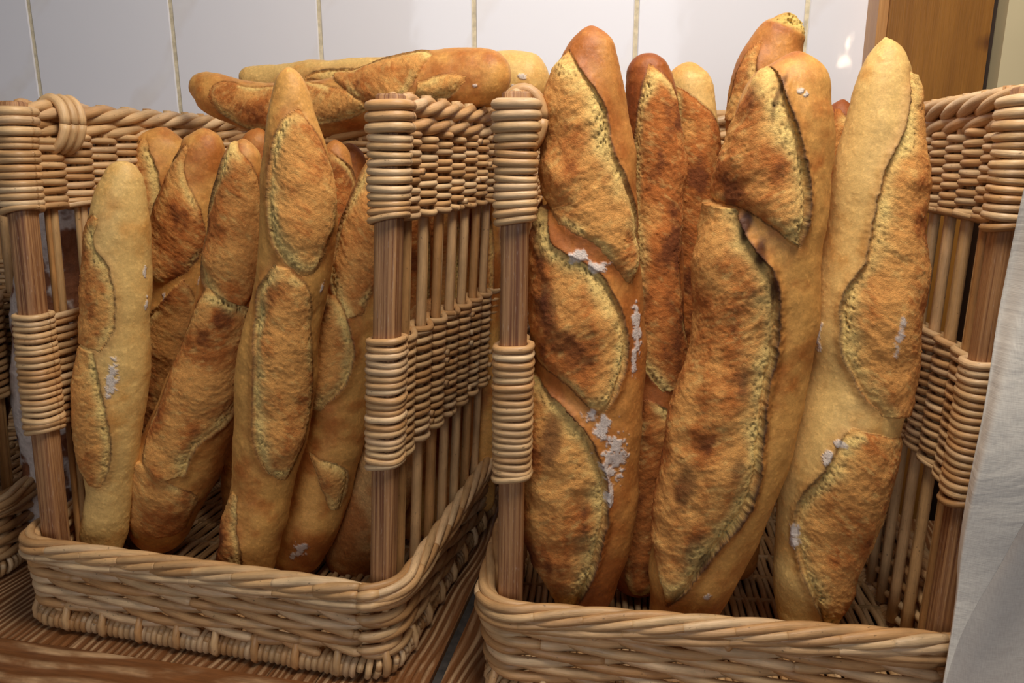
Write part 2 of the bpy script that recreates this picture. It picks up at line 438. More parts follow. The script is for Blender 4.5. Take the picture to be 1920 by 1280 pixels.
def build_basket(shear, root):
    xf = lambda v: np.column_stack([v[:, 0] + shear * v[:, 2] , v[:, 1], v[:, 2]])
    ev, tot, stk = panel_path()
    # ---- tray wall -------------------------------------------------
    rc = .022; per = []
    def corner(cx, cy, a0): return [(cx + rc * math.cos(a0 + t), cy + rc * math.sin(a0 + t)) for t in np.linspace(0, PI / 2, 9)]
    per += corner(HW - rc, rc, -PI / 2)                       # front right
    per += corner(HW - rc, DEP - rc, 0); per += corner(-HW + rc, DEP - rc, PI / 2); per += corner(-HW + rc, rc, PI)
    per.append(per[0]); per = np.array(per)
    # start in middle of the front
    L0 = np.concatenate([[0], np.cumsum(np.hypot(*np.diff(per, axis=0).T))]); S = L0[-1]
    ss = np.linspace(0, S, 1200); P2 = np.column_stack([np.interp(ss, L0, per[:, 0]), np.interp(ss, L0, per[:, 1])])
    T2 = np.gradient(P2, axis=0); T2[0] = T2[-1] = (1, 0) if False else T2[1]; T2 /= np.hypot(T2[:, 0], T2[:, 1])[:, None]
    N2 = np.stack([T2[:, 1], -T2[:, 0]], 1)
    def evt(s):
        s = np.mod(s, S); return (np.stack([np.interp(s, ss, P2[:, 0]), np.interp(s, ss, P2[:, 1])], 1), np.stack([np.interp(s, ss, N2[:, 0]), np.interp(s, ss, N2[:, 1])], 1))
    side_len = DEP - 2 * rc; fr_len = 2 * HW - 2 * rc; ca = rc * PI / 2
    # s=0 at start of front-right corner; right side, back, left side, front
    sR0 = ca; sB0 = sR0 + side_len + ca; sL0 = sB0 + fr_len + ca; sF0 = sL0 + side_len + ca
    tk = [0.0 + ca / 2]
    for a, ln, n in ((sR0, side_len, 8), (sB0, fr_len, 8), (sL0, side_len, 8), (sF0, fr_len, 8)):
        tk += [a + ln * (i + .5) / n for i in range(n)]
        if a != sF0: tk.append(a + ln + ca / 2)
    nk = len(tk)                                                # 36, even
    ext = [tk[-1] - S] + tk + [tk[0] + S, tk[1] + S]
    flare = lambda z: .010 * np.clip(z / .1, 0, 1.1)
    mb = MB()
    drop_side = .0056 * 27 / 4
    def drop(s):
        d = np.zeros_like(s)
        # front: strands sink from left to right; right side (outside view) likewise sink towards the front
        for a, ln in ((sF0, fr_len), (sR0, side_len), (sB0, fr_len), (sL0, side_len)):
            t = np.clip((s - a) / ln, 0, 1)
            sel = (s >= a - .0001)
            d = d + drop_side * (t * .75 + .25 * t * t * (3 - 2 * t)) * sel
        return d
    dz = .0056
    s = np.linspace(-.0015, S + .0015, 1150)
    # order sides so that drop starts at 0 at the right side (s from 0)
    dr = drop(np.clip(s, 0, S - 1e-6))
    zlo, zhi = .024, .083
    nrow = int((zhi - zlo + dr.max()) / dz) + 2
    for k in range(nrow):
        off = weave_long(s, ext, k)
        z = zlo + (k + .5) * dz - dr + .0008 * np.sin(s * 41 + k * 2.3) + .0009 * off * (1 if k % 2 else -1)
        off = weave_long(s, ext, k)
        inside = (z > zlo - .001) & (z < zhi + .002)
        p, nn = evt(s)
        P = np.column_stack([p + nn * (flare(z) + .0052 * off)[:, None], z])
        idx = np.where(inside)[0]
        if len(idx) < 6: continue
        for run in np.split(idx, np.where(np.diff(idx) > 1)[0] + 1):
            if len(run) < 8: continue
            # break a run into rods about .25 m long, the tone changes
            st = 0
            while st < len(run) - 1:
                ln = int(RNG.uniform(160, 300)); sub = run[st:st + ln + 4]
                if len(sub) < 4: break
                q = P[sub]; t = np.linspace(0, 1, len(q)); taper = np.minimum(1, np.minimum(t, 1 - t) * len(q) / 8 + .55)
                bulge = .0037 + .0004 * off[sub]
                tube(mb, q, bulge * taper, (0, 0, 1), 7, wcol(), flat=1.12)
                st += ln
    mb.build('tray_wall', M_WICK, root, xf=xf)
    # cut rod ends poking out of the front
    for i in range(9):
        q = sF0 + fr_len * (i + .6) / 9.3; p, nn = evt(np.array([q])); z = .081 - .0 * i + RNG.uniform(-.002, .002)
        a = np.array([p[0, 0], p[0, 1], z]); n3 = np.array([nn[0, 0], nn[0, 1], 0.])
        mb = MB(); tube(mb, [a + n3 * .004, a + n3 * .0165 + np.array([.006, 0, -.001])], .0034, (0, 0, 1), 8, wcol(bright=.95))
        mb.build('rod_end', M_WICK, root, xf=xf)
    # ---- tray rim: thick rods laid like a rope, higher at the back ---
    mb = MB()
    rope(mb, evt, 0, S, .0925, .0058, .0043, 5, .20, zell=1.0, out=.0118)
    rope(mb, evt, 0, S, .0835, .0022, .0040, 2, .17, zell=1.1, out=.0155)
    mb.build('tray_rim', M_WICK, root, xf=xf)
    # ---- foot border: coils --------------------------------------
    mb = MB(); turns = int(S / .0062); t = np.linspace(0, turns * 2 * PI, turns * 12); s = t / (2 * PI) * S / turns
    p, nn = evt(s); jit = 1 + .05 * np.sin(s * 41) + .04 * np.sin(s * 133)
    P = np.column_stack([p + nn * ((.0015 + .0078 * np.cos(t)) * jit)[:, None], .0118 + .0083 * np.sin(t) * jit])
    Tn = np.gradient(p, axis=0)
    for a in range(0, len(P) - 12, 24):
        q = P[a:a + 27]
        if len(q) < 4: continue
        tube(mb, q, .0034, np.column_stack([Tn[a:a + 27] / (np.linalg.norm(Tn[a:a + 27], axis=1)[:, None] + 1e-9), np.zeros(len(q))]), 6, wcol(bright=.86))
    mb.build('foot_border', M_WICK, root, xf=xf)
    for q in tk:
        mb = MB(); p, nn = evt(np.array([q])); n3 = np.array([nn[0, 0], nn[0, 1], 0.]); b0 = np.array([p[0, 0], p[0, 1], 0.])
        pts = [b0 + n3 * .0035 + [0, 0, .034], b0 + n3 * .008 + [0, 0, .028], b0 + n3 * .0118 + [0, 0, .018], b0 + n3 * .0116 + [0, 0, .0095], b0 + n3 * .008 + [0, 0, .004]]
        tube(mb, pts, [.0028, .0038, .0040, .0038, .003], np.cross(n3, [0, 0, 1]), 7, wcol())
        mb.build('foot_loop', M_WICK, root, xf=xf)
    # tray floor
    mb = MB(); X = np.arange(-HW + .012, HW - .008, .0068)
    for i, x in enumerate(X):
        ys = np.linspace(.006, DEP - .006, 60); z = .0165 + .0022 * np.cos(PI * ys / .045 + (i % 2) * PI)
        tube(mb, np.column_stack([np.full(60, x) + .0006 * np.sin(ys * 50 + i), ys, z]), .0033, (0, 0, 1), 6, wcol(bright=.8))
    for y in np.arange(.02, DEP - .01, .045):
        tube(mb, [(-HW + .006, y, .0165), (0, y, .0165), (HW - .006, y, .0165)], .0036, (0, 0, 1), 6, wcol(bright=.8))
    mb.build('tray_floor', M_WICK, root, xf=xf)
    # tray wall stakes (short, front) + long stakes (panels)
    for q in tk:
        mb = MB(); p, nn = evt(np.array([q]))
        front = q >= sF0 - .001 or q < ca
        zs = np.linspace(.022, .100, 6)
        for o_, r in ((0, .0036),):
            P = np.column_stack([p[0, 0] + nn[0, 0] * flare(zs), p[0, 1] + nn[0, 1] * flare(zs), zs])
            tube(mb, P, r, (1, .2, 0), 7, wcol(bright=.9))
        mb.build('short_stake', M_WICK, root, xf=xf)
    for i, q in enumerate(stk):
        mb = MB(); p, nn = ev(np.array([q])); tv = np.array([-nn[0, 1], nn[0, 0]])
        zs = np.linspace(.024, .508, 14); w = RNG.uniform(-1, 1, 3) * .0012
        for dd, r in ((-.0018, .0049), (.0052, .0029)):
            bow = w[0] * np.sin(zs * 12 + w[1] * 900) 
            P = np.column_stack([p[0, 0] + tv[0] * (dd + bow), p[0, 1] + tv[1] * (dd + bow), zs if dd < 0 else np.linspace(.024, .498, 14)])
            tube(mb, P, r * (1 - .12 * (zs - .02) / .5), (nn[0, 0], nn[0, 1], 0), 9, wcol(bright=.92) * np.array([1, .95, .85]))
        mb.build('stake', M_WICK, root, xf=xf)
    # ---- woven bands ---------------------------------------------
    kn = [-.034] + stk + [tot + .034]
    for (z0, z1, dz) in ((ZB1, ZB2, .0038), (ZT1, ZT2 - .026, .0037)):
        mb = MB(); s = np.linspace(.012, tot - .012, 560)
        nr = int((z1 - z0) / dz)
        for k in range(nr + 1):
            z = z0 + k * (z1 - z0) / nr
            if k in (0, nr) and z0 == ZB1 or (k == 0):
                # twined edge: two rods crossing
                for ph in (0, 1):
                    off = weave_offset(s, kn, ph); zz = z + .0022 * np.where(off > 0, -1, 1) * np.abs(off) 
                    p, nn = ev(s); P = np.column_stack([p + nn * (.0080 * off)[:, None], zz])
                    for a in range(0, len(s) - 4, 70): tube(mb, P[a:a + 74], .0033, (0, 0, 1), 7, wcol())
                continue
            off = weave_offset(s, kn, k % 2); zz = z + .0007 * np.sin(s * 47 + k * 1.7)
            p, nn = ev(s); P = np.column_stack([p + nn * (.0076 * off)[:, None], zz]); a = 0
            while a < len(s) - 6:
                ln = int(RNG.uniform(60, 200)); q = P[a:a + ln + 3]; t = np.linspace(0, 1, len(q))
                tube(mb, q, .0030 * np.minimum(1, np.minimum(t, 1 - t) * len(q) / 6 + .6), (0, 0, 1), 7, wcol(), flat=1.05); a += ln
            if RNG.rand() < .7:
                for _ in range(3):
                    j = RNG.randint(len(stk)); p1, n1 = ev(np.array([stk[j] + .006])); a3 = np.array([p1[0, 0], p1[0, 1], z]); n3 = np.array([n1[0, 0], n1[0, 1], 0.])
                    tube(mb, [a3 + n3 * .002, a3 + n3 * .0125], .0030, (0, 0, 1), 7, wcol(bright=.9))
        o = mb.build('woven_band', M_WICK, root, xf=xf)
    # ---- top rim braid --------------------------------------------
    mb = MB()
    rope(mb, ev, .006, tot - .006, ZT2 - .0040, .0064, .0047, 4, .150, zell=.85, out=0)
    rope(mb, ev, .006, tot - .006, ZT2 - .0185, .0052, .0045, 3, .135, zell=.75, out=.0015)
    mb.build('top_rim', M_WICK, root, xf=xf)
    # ---- posts -----------------------------------------------------
    def post(x, y, top):
        mb = MB(); n = 24; zs = np.linspace(.02, top, n); th = np.arange(28) * 2 * PI / 28
        r = .0103 / (np.abs(np.cos(th)) ** 4 + np.abs(np.sin(th)) ** 4) ** .25 * (1 + .012 * np.sin(th * 9))
        V = np.array([[(x + r[j] * math.cos(th[j]), y + r[j] * math.sin(th[j]), z) for j in range(28)] for z in zs])
        V = np.concatenate([V[:1] * 0 + np.array([x, y, zs[0]]), V, np.stack([V[-1] * [1, 1, 1]]) * 0 + (V[-1] - [x, y, 0]) * [.85, .85, 1] + [x, y, .0015], V[:1] * 0 + np.array([x, y, zs[-1] + .0015])])
        nn = len(V); i = np.arange(nn - 1)[:, None] * 28; j = np.arange(28)[None]; k = (j + 1) % 28
        f = np.stack([i + j, i + k, i + 28 + k, i + 28 + j], -1).reshape(-1, 4)
        A = np.zeros((nn, 28, 3)); A[..., 0] = V[..., 2]; A[..., 1] = (np.minimum(th, 2 * PI - th) * .0122)[None] + x * 3; A[..., 2] = x * 7
        mb.add(V.reshape(-1, 3), f, None, A.reshape(-1, 3)); return mb.build('corner_post', M_POST, root, xf=xf)
    for x, y, top, wr in ((PW, .018, .503, 1), (-PW, .018, .503, 1), (PW + .002, YB - .012, .41, 0), (-PW - .002, YB - .012, .41, 0)):
        po = post(x, y, top)
        if not wr: continue
        for z0, z1 in ((ZB1 - .004, ZB2 + .004), (ZT1 - .004, ZT2 - .004)):
            mb = MB(); z = z0
            while z < z1:
                big = z > ZT2 - .030
                rr = .0042 if big else RNG.uniform(.0028, .0034); R = .0106 + rr
                tilt = RNG.uniform(-.0012, .0012) + (.003 if z - z0 < .006 else 0)
                th = np.linspace(0, 2 * PI, 33)[:-1]
                sq = 1 / (np.abs(np.cos(th)) ** 3 + np.abs(np.sin(th)) ** 3) ** (1 / 3)
                P = np.column_stack([x + R * sq * np.cos(th), y + R * sq * np.sin(th), z + rr + tilt * np.cos(th + .5)])
                P = np.concatenate([P, P[:2]])
                tube(mb, P, rr, (0, 0, 1), 8, wcol(bright=1.06), flat=1.0); z += 2 * rr * .97
            mb.build('post_wrapping', M_WICK, po, xf=xf)
    # lashing over the left rim, next to the post
    mb = MB()
    for k in range(3):
        yc = .058 + k * .0098; th = np.linspace(0, 2 * PI, 26)
        P = np.column_stack([-PW - .0005 + .0165 * np.cos(th), np.full(26, yc) + .003 * np.sin(th), .4865 + .0235 * np.sin(th)])
        tube(mb, P, .0046, (0, 1, 0), 8, wcol(bright=1.08))
    mb.build('rim_lashing', M_WICK, root, xf=xf)

# ================================================================== BREAD
GOLD = lin((210, 154, 82)); PALE = lin((220, 180, 110)); TOAST = lin((176, 106, 48)); RED = lin((138, 70, 30)); BURN = lin((58, 28, 14))
CR_TAN = lin((220, 156, 84)); CR_BRN = lin((182, 106, 46)); CR_DRK = lin((100, 48, 20)); CR_PALE = lin((244, 210, 130)); FLOUR = lin((226, 214, 206))

def catmull(P, n_per=14):
    P = np.asarray(P, float); Q = np.vstack([2 * P[0] - P[1], P, 2 * P[-1] - P[-2]]); out = []
    for i in range(1, len(Q) - 2):
        p0, p1, p2, p3 = Q[i - 1], Q[i], Q[i + 1], Q[i + 2]
        for t in np.arange(n_per) / n_per:
            out.append(.5 * ((2 * p1) + (-p0 + p2) * t + (2 * p0 - 5 * p1 + 4 * p2 - p3) * t * t + (-p0 + 3 * p1 - 3 * p2 + p3) * t ** 3))
    out.append(P[-1]); return np.array(out)
def polydist(pts, a, b_):
    """distance from (a,b_) points to an open polyline, and the arclength fraction"""
    best = np.full(len(a), 9.0)
    for (x0, y0), (x1, y1) in zip(pts[:-1], pts[1:]):
        dx, dy = x1 - x0, y1 - y0; L2 = dx * dx + dy * dy + 1e-14
        t = np.clip(((a - x0) * dx + (b_ - y0) * dy) / L2, 0, 1)
        best = np.minimum(best, np.hypot(a - x0 - t * dx, b_ - y0 - t * dy))
    return best
def inpoly(pts, a, b_):
    ins = np.zeros(len(a), bool); n = len(pts); j = n - 1
    for i in range(n):
        xi, yi = pts[i]; xj, yj = pts[j]
        c = ((yi > b_) != (yj > b_)) & (a < (xj - xi) * (b_ - yi) / ((yj - yi) + 1e-14) + xi)
        ins ^= c; j = i
    return ins

def loaf(label, frame, pts, dep, slashes=(), tone='gold', toast=.35, flour=(), seed=0, cat='bread', group=None, ground=True,
         crumb='mid', sandy=False, rustic=False, name='baguette', flat=.86, res=.00115, torn_end=False, lift=.022, tip=.2, burns_shade=()):
    """pts: (px, py, half width px), first and last are the tips; dep: (depth first, depth last) in the basket frame
       slashes: (rows, ear side, strength); rows are (left x, left y, right x, right y) across the opening"""
    rs = np.random.RandomState(seed + 100)
    pts = np.array(pts, float); n0 = len(pts)
    cum = np.concatenate([[0], np.cumsum(np.hypot(*np.diff(pts[:, :2], axis=0).T))]); tt = cum / cum[-1]
    dd = dep[0] + (dep[-1] - dep[0]) * tt if len(dep) == 2 else np.interp(tt, np.linspace(0, 1, len(dep)), dep)
    W3 = []; R3 = []
    for (px, py, hw), d in zip(pts, dd):
        P = frame.hit(px, py, d); W3.append(P); R3.append(hw * zc_of(P) / F)
    W3 = np.array(W3); R3 = np.array(R3); px2 = pts[:, :2].copy()
    if ground:                                    # carry the lower end on down to the tray floor
        guard = 0
        R3[-1] = max(R3[-1], .012)
        while W3[-1][2] > lift + .012 and guard < 6:
            d = W3[-1] - W3[-2]; d /= np.linalg.norm(d); d[2] = min(d[2], -.6); step = min(.05, (W3[-1][2] - lift) / -d[2])
            q = W3[-1] + d * step; W3 = np.vstack([W3, q]); R3 = np.append(R3, max(.016, R3[-1] * .9)); guard += 1
            z = zc_of(q); yy = q[1] * math.sin(TH) + (q[2] - HC) * math.cos(TH)
            px2 = np.vstack([px2, (960 + F * q[0] / z, 640 - F * yy / z)])
    full = catmull(np.column_stack([W3, R3, px2]), 24)
    Pc, Rc, Xc = full[:, :3], np.maximum(full[:, 3], .004), full[:, 4:6]
    L = np.concatenate([[0], np.cumsum(np.linalg.norm(np.diff(Pc, axis=0), axis=1))]); tot = L[-1]
    # rings
    core = np.arange(0, tot, res); cap = tot * 0 + .5 * (1 - np.cos(np.linspace(0, PI, 40)))
    e = .02; s = np.unique(np.concatenate([core[(core > e) & (core < tot - e)], e * (1 - np.cos(np.linspace(0, PI / 2, 34))), tot - e * (1 - np.cos(np.linspace(0, PI / 2, 34)))]))
    P = np.stack([np.interp(s, L, Pc[:, k]) for k in range(3)], 1); Rr = np.interp(s, L, Rc)
    ke = max(3, int(.004 / res)); ker = np.ones(2 * ke + 1) / (2 * ke + 1)
    # rounded tips
    r0 = max(Rc[min(len(Rc) - 1, 20)], .014) * 1.0; r1 = max(Rc[-20], .014)
    c0 = np.clip(s / r0, 0, 1); c1 = np.clip((tot - s) / r1, 0, 1)
    Rr = np.maximum(Rr, 0) ; tipf = np.sqrt(np.clip(1 - (1 - c0) ** 2.2, 0, 1)) * np.sqrt(np.clip(1 - (1 - c1) ** 2.2, 0, 1))
    # interior radius near the tip comes from the first interior point
    Rr = np.where(s < r0, np.interp(r0, L, Rc) * .55 + Rr * .45, Rr); Rr = np.where(tot - s < r1, np.interp(tot - r1, L, Rc) * .55 + Rr * .45, Rr)
    kk = np.ones(15) / 15; Rr = np.convolve(np.pad(Rr, 7, 'edge'), kk, 'valid')
    Rr = Rr * tipf
    T = np.gradient(P, axis=0); T /= np.linalg.norm(T, axis=1)[:, None]
    V = CAM - P; V -= (V * T).sum(1)[:, None] * T; V /= np.linalg.norm(V, axis=1)[:, None]
    S = np.cross(V, T)                                             # screen right when T points down
    if True:
        chk = np.cross(np.array([0, -1., 0]), np.array([0, 0, -1.]))   # view normal towards camera x down
        if chk[0] < 0: S = -S
    # angles: dense in front
    nf = int(min(230, max(90, 1.15 * 3.4 * np.median(Rr) / res))); nb = 34
    ph = np.concatenate([np.linspace(-1.75, 1.75, nf), np.linspace(1.75, 2 * PI - 1.75, nb + 2)[1:-1]])
    ph = np.where(ph > PI, ph - 2 * PI, ph); nphi = len(ph)
    A = np.repeat(s, nphi); PH = np.tile(ph, len(s)); RR = np.repeat(Rr, nphi); RB = np.repeat(np.maximum(Rr, .25 * np.median(Rr)), nphi)
    dirs = np.sin(PH)[:, None] * np.repeat(S, nphi, 0) + flat * np.cos(PH)[:, None] * np.repeat(V, nphi, 0)
    nrm = flat * np.sin(PH)[:, None] * np.repeat(S, nphi, 0) + np.cos(PH)[:, None] * np.repeat(V, nphi, 0)
    nrm /= np.linalg.norm(nrm, axis=1)[:, None]
    base = np.repeat(P, nphi, 0) + RR[:, None] * dirs
    B = PH * RB; Q = base + seed * 3.7
    tipk = np.clip(tipf, 0, 1).repeat(nphi)
    # ---- smooth crust
    h = .0034 * fbm(Q, 17, 2, off=60.) + .0014 * fbm(Q, 38, 3) + .00025 * fbm(Q, 120, 3)
    n1 = fbm(Q, 22, 4); n2 = fbm(Q, 75, 4, off=5.0); n3 = fbm(Q, 260, 3, .6, off=9.)
    endk = np.clip(1 - np.minimum(A, tot - A) / .07, 0, 1)
    tp = {'gold': (GOLD, TOAST), 'pale': (PALE, GOLD), 'orange': (TOAST * .55 + GOLD * .45, TOAST * .7 + RED * .3), 'dark': (TOAST * .7 + RED * .3, RED), 'sand': (lin((196, 150, 92)), lin((160, 98, 46)))}[tone]
    k = sstep(-.35, .45, n1 * .9 + n2 * .5 + (toast - .5) * 1.1 + endk * tip)
    col = mixc(tp[0], tp[1], k)
    # flanks of a loaf stay paler than its baked face
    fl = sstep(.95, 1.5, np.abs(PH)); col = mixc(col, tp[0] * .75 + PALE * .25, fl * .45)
    bl = sstep(.30, .5, fbm(Q, 420, 2, off=31)); col = col * (1 + .16 * bl)[:, None]; h += .00022 * bl
    rough = np.zeros(len(A)) + .06
    if sandy:
        g = fbm(Q, 900, 2); col = col * (1 + .35 * g)[:, None]; rough += .5; h += .0003 * g
    # ---- openings
    iX = lambda px, py: int(np.argmin((Xc[:, 0] - px) ** 2 + (Xc[:, 1] - py) ** 2))
    Tx = np.gradient(Xc, axis=0); Tx /= np.linalg.norm(Tx, axis=1)[:, None] + 1e-9
    hwpx = np.array([Rc[i] * F / zc_of(Pc[i]) for i in range(len(Pc))])
    def to_ab(px, py):
        i = iX(px, py); o = np.array([px, py]) - Xc[i]; lat = o[0] * Tx[i, 1] - o[1] * Tx[i, 0]; lon = o @ Tx[i]
        t = lat / max(hwpx[i], 1); ph_ = math.asin(t) if abs(t) < 1 else math.copysign(PI / 2 + min((abs(t) - 1) * 2.5, .5), t)
        rb = max(np.interp(L[i], s, Rr), .25 * np.median(Rr)); return L[i] + lon * zc_of(Pc[i]) / F, ph_ * rb
    aw = A + .0016 * fbm(Q, 90, 3, off=3.) + .0006 * fbm(Q, 400, 2, off=4.); bw = B + .0018 * fbm(Q, 80, 3, off=8.) + .0008 * fbm(Q, 380, 2, off=14.)
    hs = np.zeros(len(A)); covered = np.zeros(len(A))
    for si, sl in enumerate(slashes):
        rows, ear, strong = sl[:3]
        left = catmull([to_ab(r[0], r[1]) for r in rows], 5); right = catmull([to_ab(r[2], r[3]) for r in rows], 5)
        a0 = min(left[:, 0].min(), right[:, 0].min()) - .012; a1 = max(left[:, 0].max(), right[:, 0].max()) + .012
        b0 = left[:, 1].min() - .02; b1 = right[:, 1].max() + .02
        if left[:, 1].mean() > right[:, 1].mean(): b0, b1 = right[:, 1].min() - .02, left[:, 1].max() + .02
        sel = np.where((A > a0) & (A < a1) & (B > b0) & (B < b1))[0]
        if not len(sel): continue
        a = aw[sel]; b_ = bw[sel]; q3 = Q[sel]
        ins = inpoly(np.vstack([left, right[::-1]]), a, b_)
        dL = polydist(left, a, b_); dR = polydist(right, a, b_); w = (dL + dR) / 2
        u = (dL - dR) / (dL + dR + 1e-9)
        wt = sstep(.002, .010, w)
        de = dR if ear > 0 else dL; dn = dL if ear > 0 else dR
        un = u if ear > 0 else -u
        # raised torn crumb
        d_in = np.minimum(dL, dR); g = np.clip(np.median(Rr) / .034, .7, 1.35)
        a_, b2 = A[sel], B[sel]; ca, sa = math.cos(.6 * ear), math.sin(.6 * ear)
        rot = np.column_stack([(a_ * ca + b2 * sa), (-a_ * sa + b2 * ca) * .45, np.full(len(sel), seed * 1.3 + si)])
        fold = fbm(rot, 62, 3, .5, ridged=True); rid = fbm(rot, 150, 4, .6, off=4., ridged=True); rg2 = fbm(q3, 420, 3, .65)
        lump = fbm(q3, 30, 3, off=91 + si); fib_ = fbm(np.column_stack([(a_ * ca + b2 * sa) * 2.6, (-a_ * sa + b2 * ca) * .7, np.full(len(sel), seed + 3.)]), 300, 3, .6)
        hump = .0058 * g * strong * (1 - np.abs(un + .12) ** 2.2).clip(0, 1) * sstep(0, .012, w)
        valley = -.0028 * g * strong * np.exp(-(de / (.0026 * g)) ** 2) - .0012 * np.exp(-(dn / .0025) ** 2)
        soft = sstep(.0, .012, d_in)
        grooves = (.0007 * fold * soft + .0004 * rid + .0032 * lump * soft) * g + .0007 * rg2 + .00045 * fib_
        pw = worley(np.column_stack([A[sel] * .8 + .002 * rid, B[sel] * 1.2]), 215, seed)
        pw2 = worley(np.column_stack([A[sel], B[sel]]), 620, seed + 9)
        lowf = fbm(q3, 48, 3, off=21 + si)
        bw_ = .0062 * g * (1 + .8 * lowf)
        band = np.exp(-((de - .0042 * g) / bw_) ** 2) * (.55 + .45 * sstep(-.3, .3, lowf)) + .7 * np.exp(-((dn - .004) / .0036) ** 2) * sstep(-.2, .35, lowf)
        band = np.clip(band, 0, 1) * wt
        pk = sstep(-.2, .25, fbm(q3, 70, 2, off=2.))
        pore = band * pk * sstep(.34, .14, pw) + .5 * band * sstep(.3, .1, pw2)
        hi = hump + valley + grooves - .0020 * pore
        hi = hi * sstep(0, .0014, d_in)
        # crumb colours: ridges take more colour than hollows
        bias = {'light': -.30, 'mid': -.10, 'dark': .28}[crumb]
        big = .75 * fbm(np.column_stack([a_ * .38, b2, np.full(len(sel), seed * 2.1 + si)]), 52, 3, off=7 + si) + .45 * fbm(q3, 26, 3, off=17 + si)
        tn = sstep(-.32, .40, big * 1.15 + fold * .28 + fib_ * .30 + bias)
        cc = mixc(CR_TAN, CR_BRN, tn); dk = sstep(.25, .75, big * 1.25 + fbm(q3, 60, 3, off=40 + si) * .35 + fib_ * .2 + fold * .15 + bias * .6); cc = mixc(cc, CR_DRK, dk * .8)
        streak = sstep(.1, .6, fbm(rot, 230, 4, .65, off=si)); cc = mixc(cc, CR_PALE * .92, streak * .35 * (1 - dk))
        cc = mixc(cc, CR_PALE, np.clip(band, 0, .88) * (.75 + .25 * sstep(-.4, .3, rid))); cc = cc * (1 - .62 * pore)[:, None]
        edge_dark = np.exp(-(np.minimum(de, dn) / .0007) ** 2) * .5; cc = mixc(cc, CR_DRK, edge_dark * wt)
        # outside: the ear
        lip = np.exp(-((de - .0016) / .0024) ** 2) * sstep(.0045, .012, w - de * 0 ) 
        out = ~ins
        lipw = sstep(.5, .2, np.abs(de / (w + 1e-6)) * 0 + .0) 
        # taper the ear near the opening's ends
        k_end = sstep(.0, .018, np.minimum(a - min(left[0, 0], right[0, 0]), max(left[-1, 0], right[-1, 0]) - a))
        near = out & (de <= dn)
        ho = np.where(near, (.0034 * strong * g) * np.exp(-(de / .0050) ** 2) * k_end, .0008 * np.exp(-(dn / .003) ** 2) * k_end)
        lipn = .5 + .5 * np.clip(fbm(q3, 60, 3, off=77 + si) * 2.2, -1, 1)
        burn = np.where(near, np.exp(-(de / (.0008 + .0016 * max(strong - .3, .1) * lipn)) ** 2), .45 * np.exp(-(dn / .0010) ** 2)) * (k_end * .9 + .1)
        brown = np.where(near, np.exp(-(de / .0065) ** 2) * .8, .35 * np.exp(-(dn / .004) ** 2))
        fresh = ins
        hs[sel] = np.where(ins, np.maximum(hi, hs[sel] * 0 + hi), np.where(covered[sel] > 0, hs[sel], np.maximum(hs[sel], ho)))
        cin = cc; c0_ = col[sel]; cout = mixc(c0_, TOAST * .55 + RED * .45, brown * (.45 + .35 * strong) * .7); cout = mixc(cout, BURN, np.clip(burn * (.35 + .5 * strong), 0, .93))
        keep = (~ins) & (covered[sel] > 0)
        nc = np.where(ins[:, None], cin, cout); nc[keep] = c0_[keep]; col[sel] = nc
        rr = rough[sel]; rr[ins] = 1.0; rr = np.where(ins, 1.0, np.maximum(rr, burn * .5)); rough[sel] = rr
        covered[sel] = np.maximum(covered[sel], ins)
    h += hs
    if rustic:
        cr = fbm(Q, 30, 4, ridged=True); m_ = sstep(.1, .45, cr + n1 * .3)
        col = mixc(mixc(lin((120, 70, 40)), lin((84, 46, 26)), k), lin((205, 190, 178)), m_ * .8); h += .003 * cr; rough += .5
    if torn_end:                                  # a tip broken open
        m_ = sstep(.016, .010, A) * sstep(-.9, .9, np.cos(PH - .5)); col = mixc(col, CR_PALE * np.array([.75, .72, .6]), m_); h -= m_ * .007 * (.7 + fbm(Q, 200, 3)); rough = np.maximum(rough, m_)
    for (fx, fy, rx, ry, st_) in burns_shade:           # well-baked dark patches; one is the shade of a hollow, painted in
        i = iX(fx, fy); ca, cb = to_ab(fx, fy); sc = zc_of(Pc[i]) / F
        m_ = np.exp(-((A - ca) / (ry * sc)) ** 2 - ((B - cb) / (rx * sc)) ** 2) + .35 * fbm(Q, 90, 4, .6, off=71.)
        col = mixc(col, BURN * .6 + CR_DRK * .4, sstep(.25, .85, m_) * st_)
    # ---- flour
    if len(flour):
        fl_ = np.zeros(len(A)); 
        for (fx, fy, rx, ry) in flour:
            i = iX(fx, fy); ca, cb = to_ab(fx, fy); sc = zc_of(Pc[i]) / F
            if abs(Tx[i, 1]) < .5: rx, ry = ry, rx
            fl_ = np.maximum(fl_, np.exp(-((A - ca) / (ry * sc)) ** 2 - ((B - cb) / (rx * sc)) ** 2))
        nf_ = fbm(Q, 210, 4, .65, off=55.); m_ = sstep(.44, .66, fl_ * .85 + nf_ * .60) ; col = mixc(col, FLOUR, m_ * .85); rough = np.maximum(rough, m_); h += .0004 * m_
    h = h * sstep(0, .5, tipk)
    V3 = base + nrm * h[:, None]
    nr = len(s)
    i = np.arange(nr - 1)[:, None] * nphi; j = np.arange(nphi)[None]; kx = (j + 1) % nphi
    f = np.stack([i + j, i + nphi + j, i + nphi + kx, i + kx], -1).reshape(-1, 4)
    org = W3[-1] * 1.0 if ground else W3[len(W3) // 2]
    mb = MB(); att = np.column_stack([A + seed, B, np.clip(rough, 0, 1)])
    mb.add(V3 - org, f, np.clip(col, .004, .95), att)
    # orientation check: outward normals
    me_o = mb.build(name, M_BREAD)
    v0, v1, v2 = V3[f[len(f) // 2][0]], V3[f[len(f) // 2][1]], V3[f[len(f) // 2][2]]
    fn = np.cross(v1 - v0, v2 - v0)
    if fn @ nrm[f[len(f) // 2][0]] < 0: me_o.data.flip_normals()
    me_o.location = org
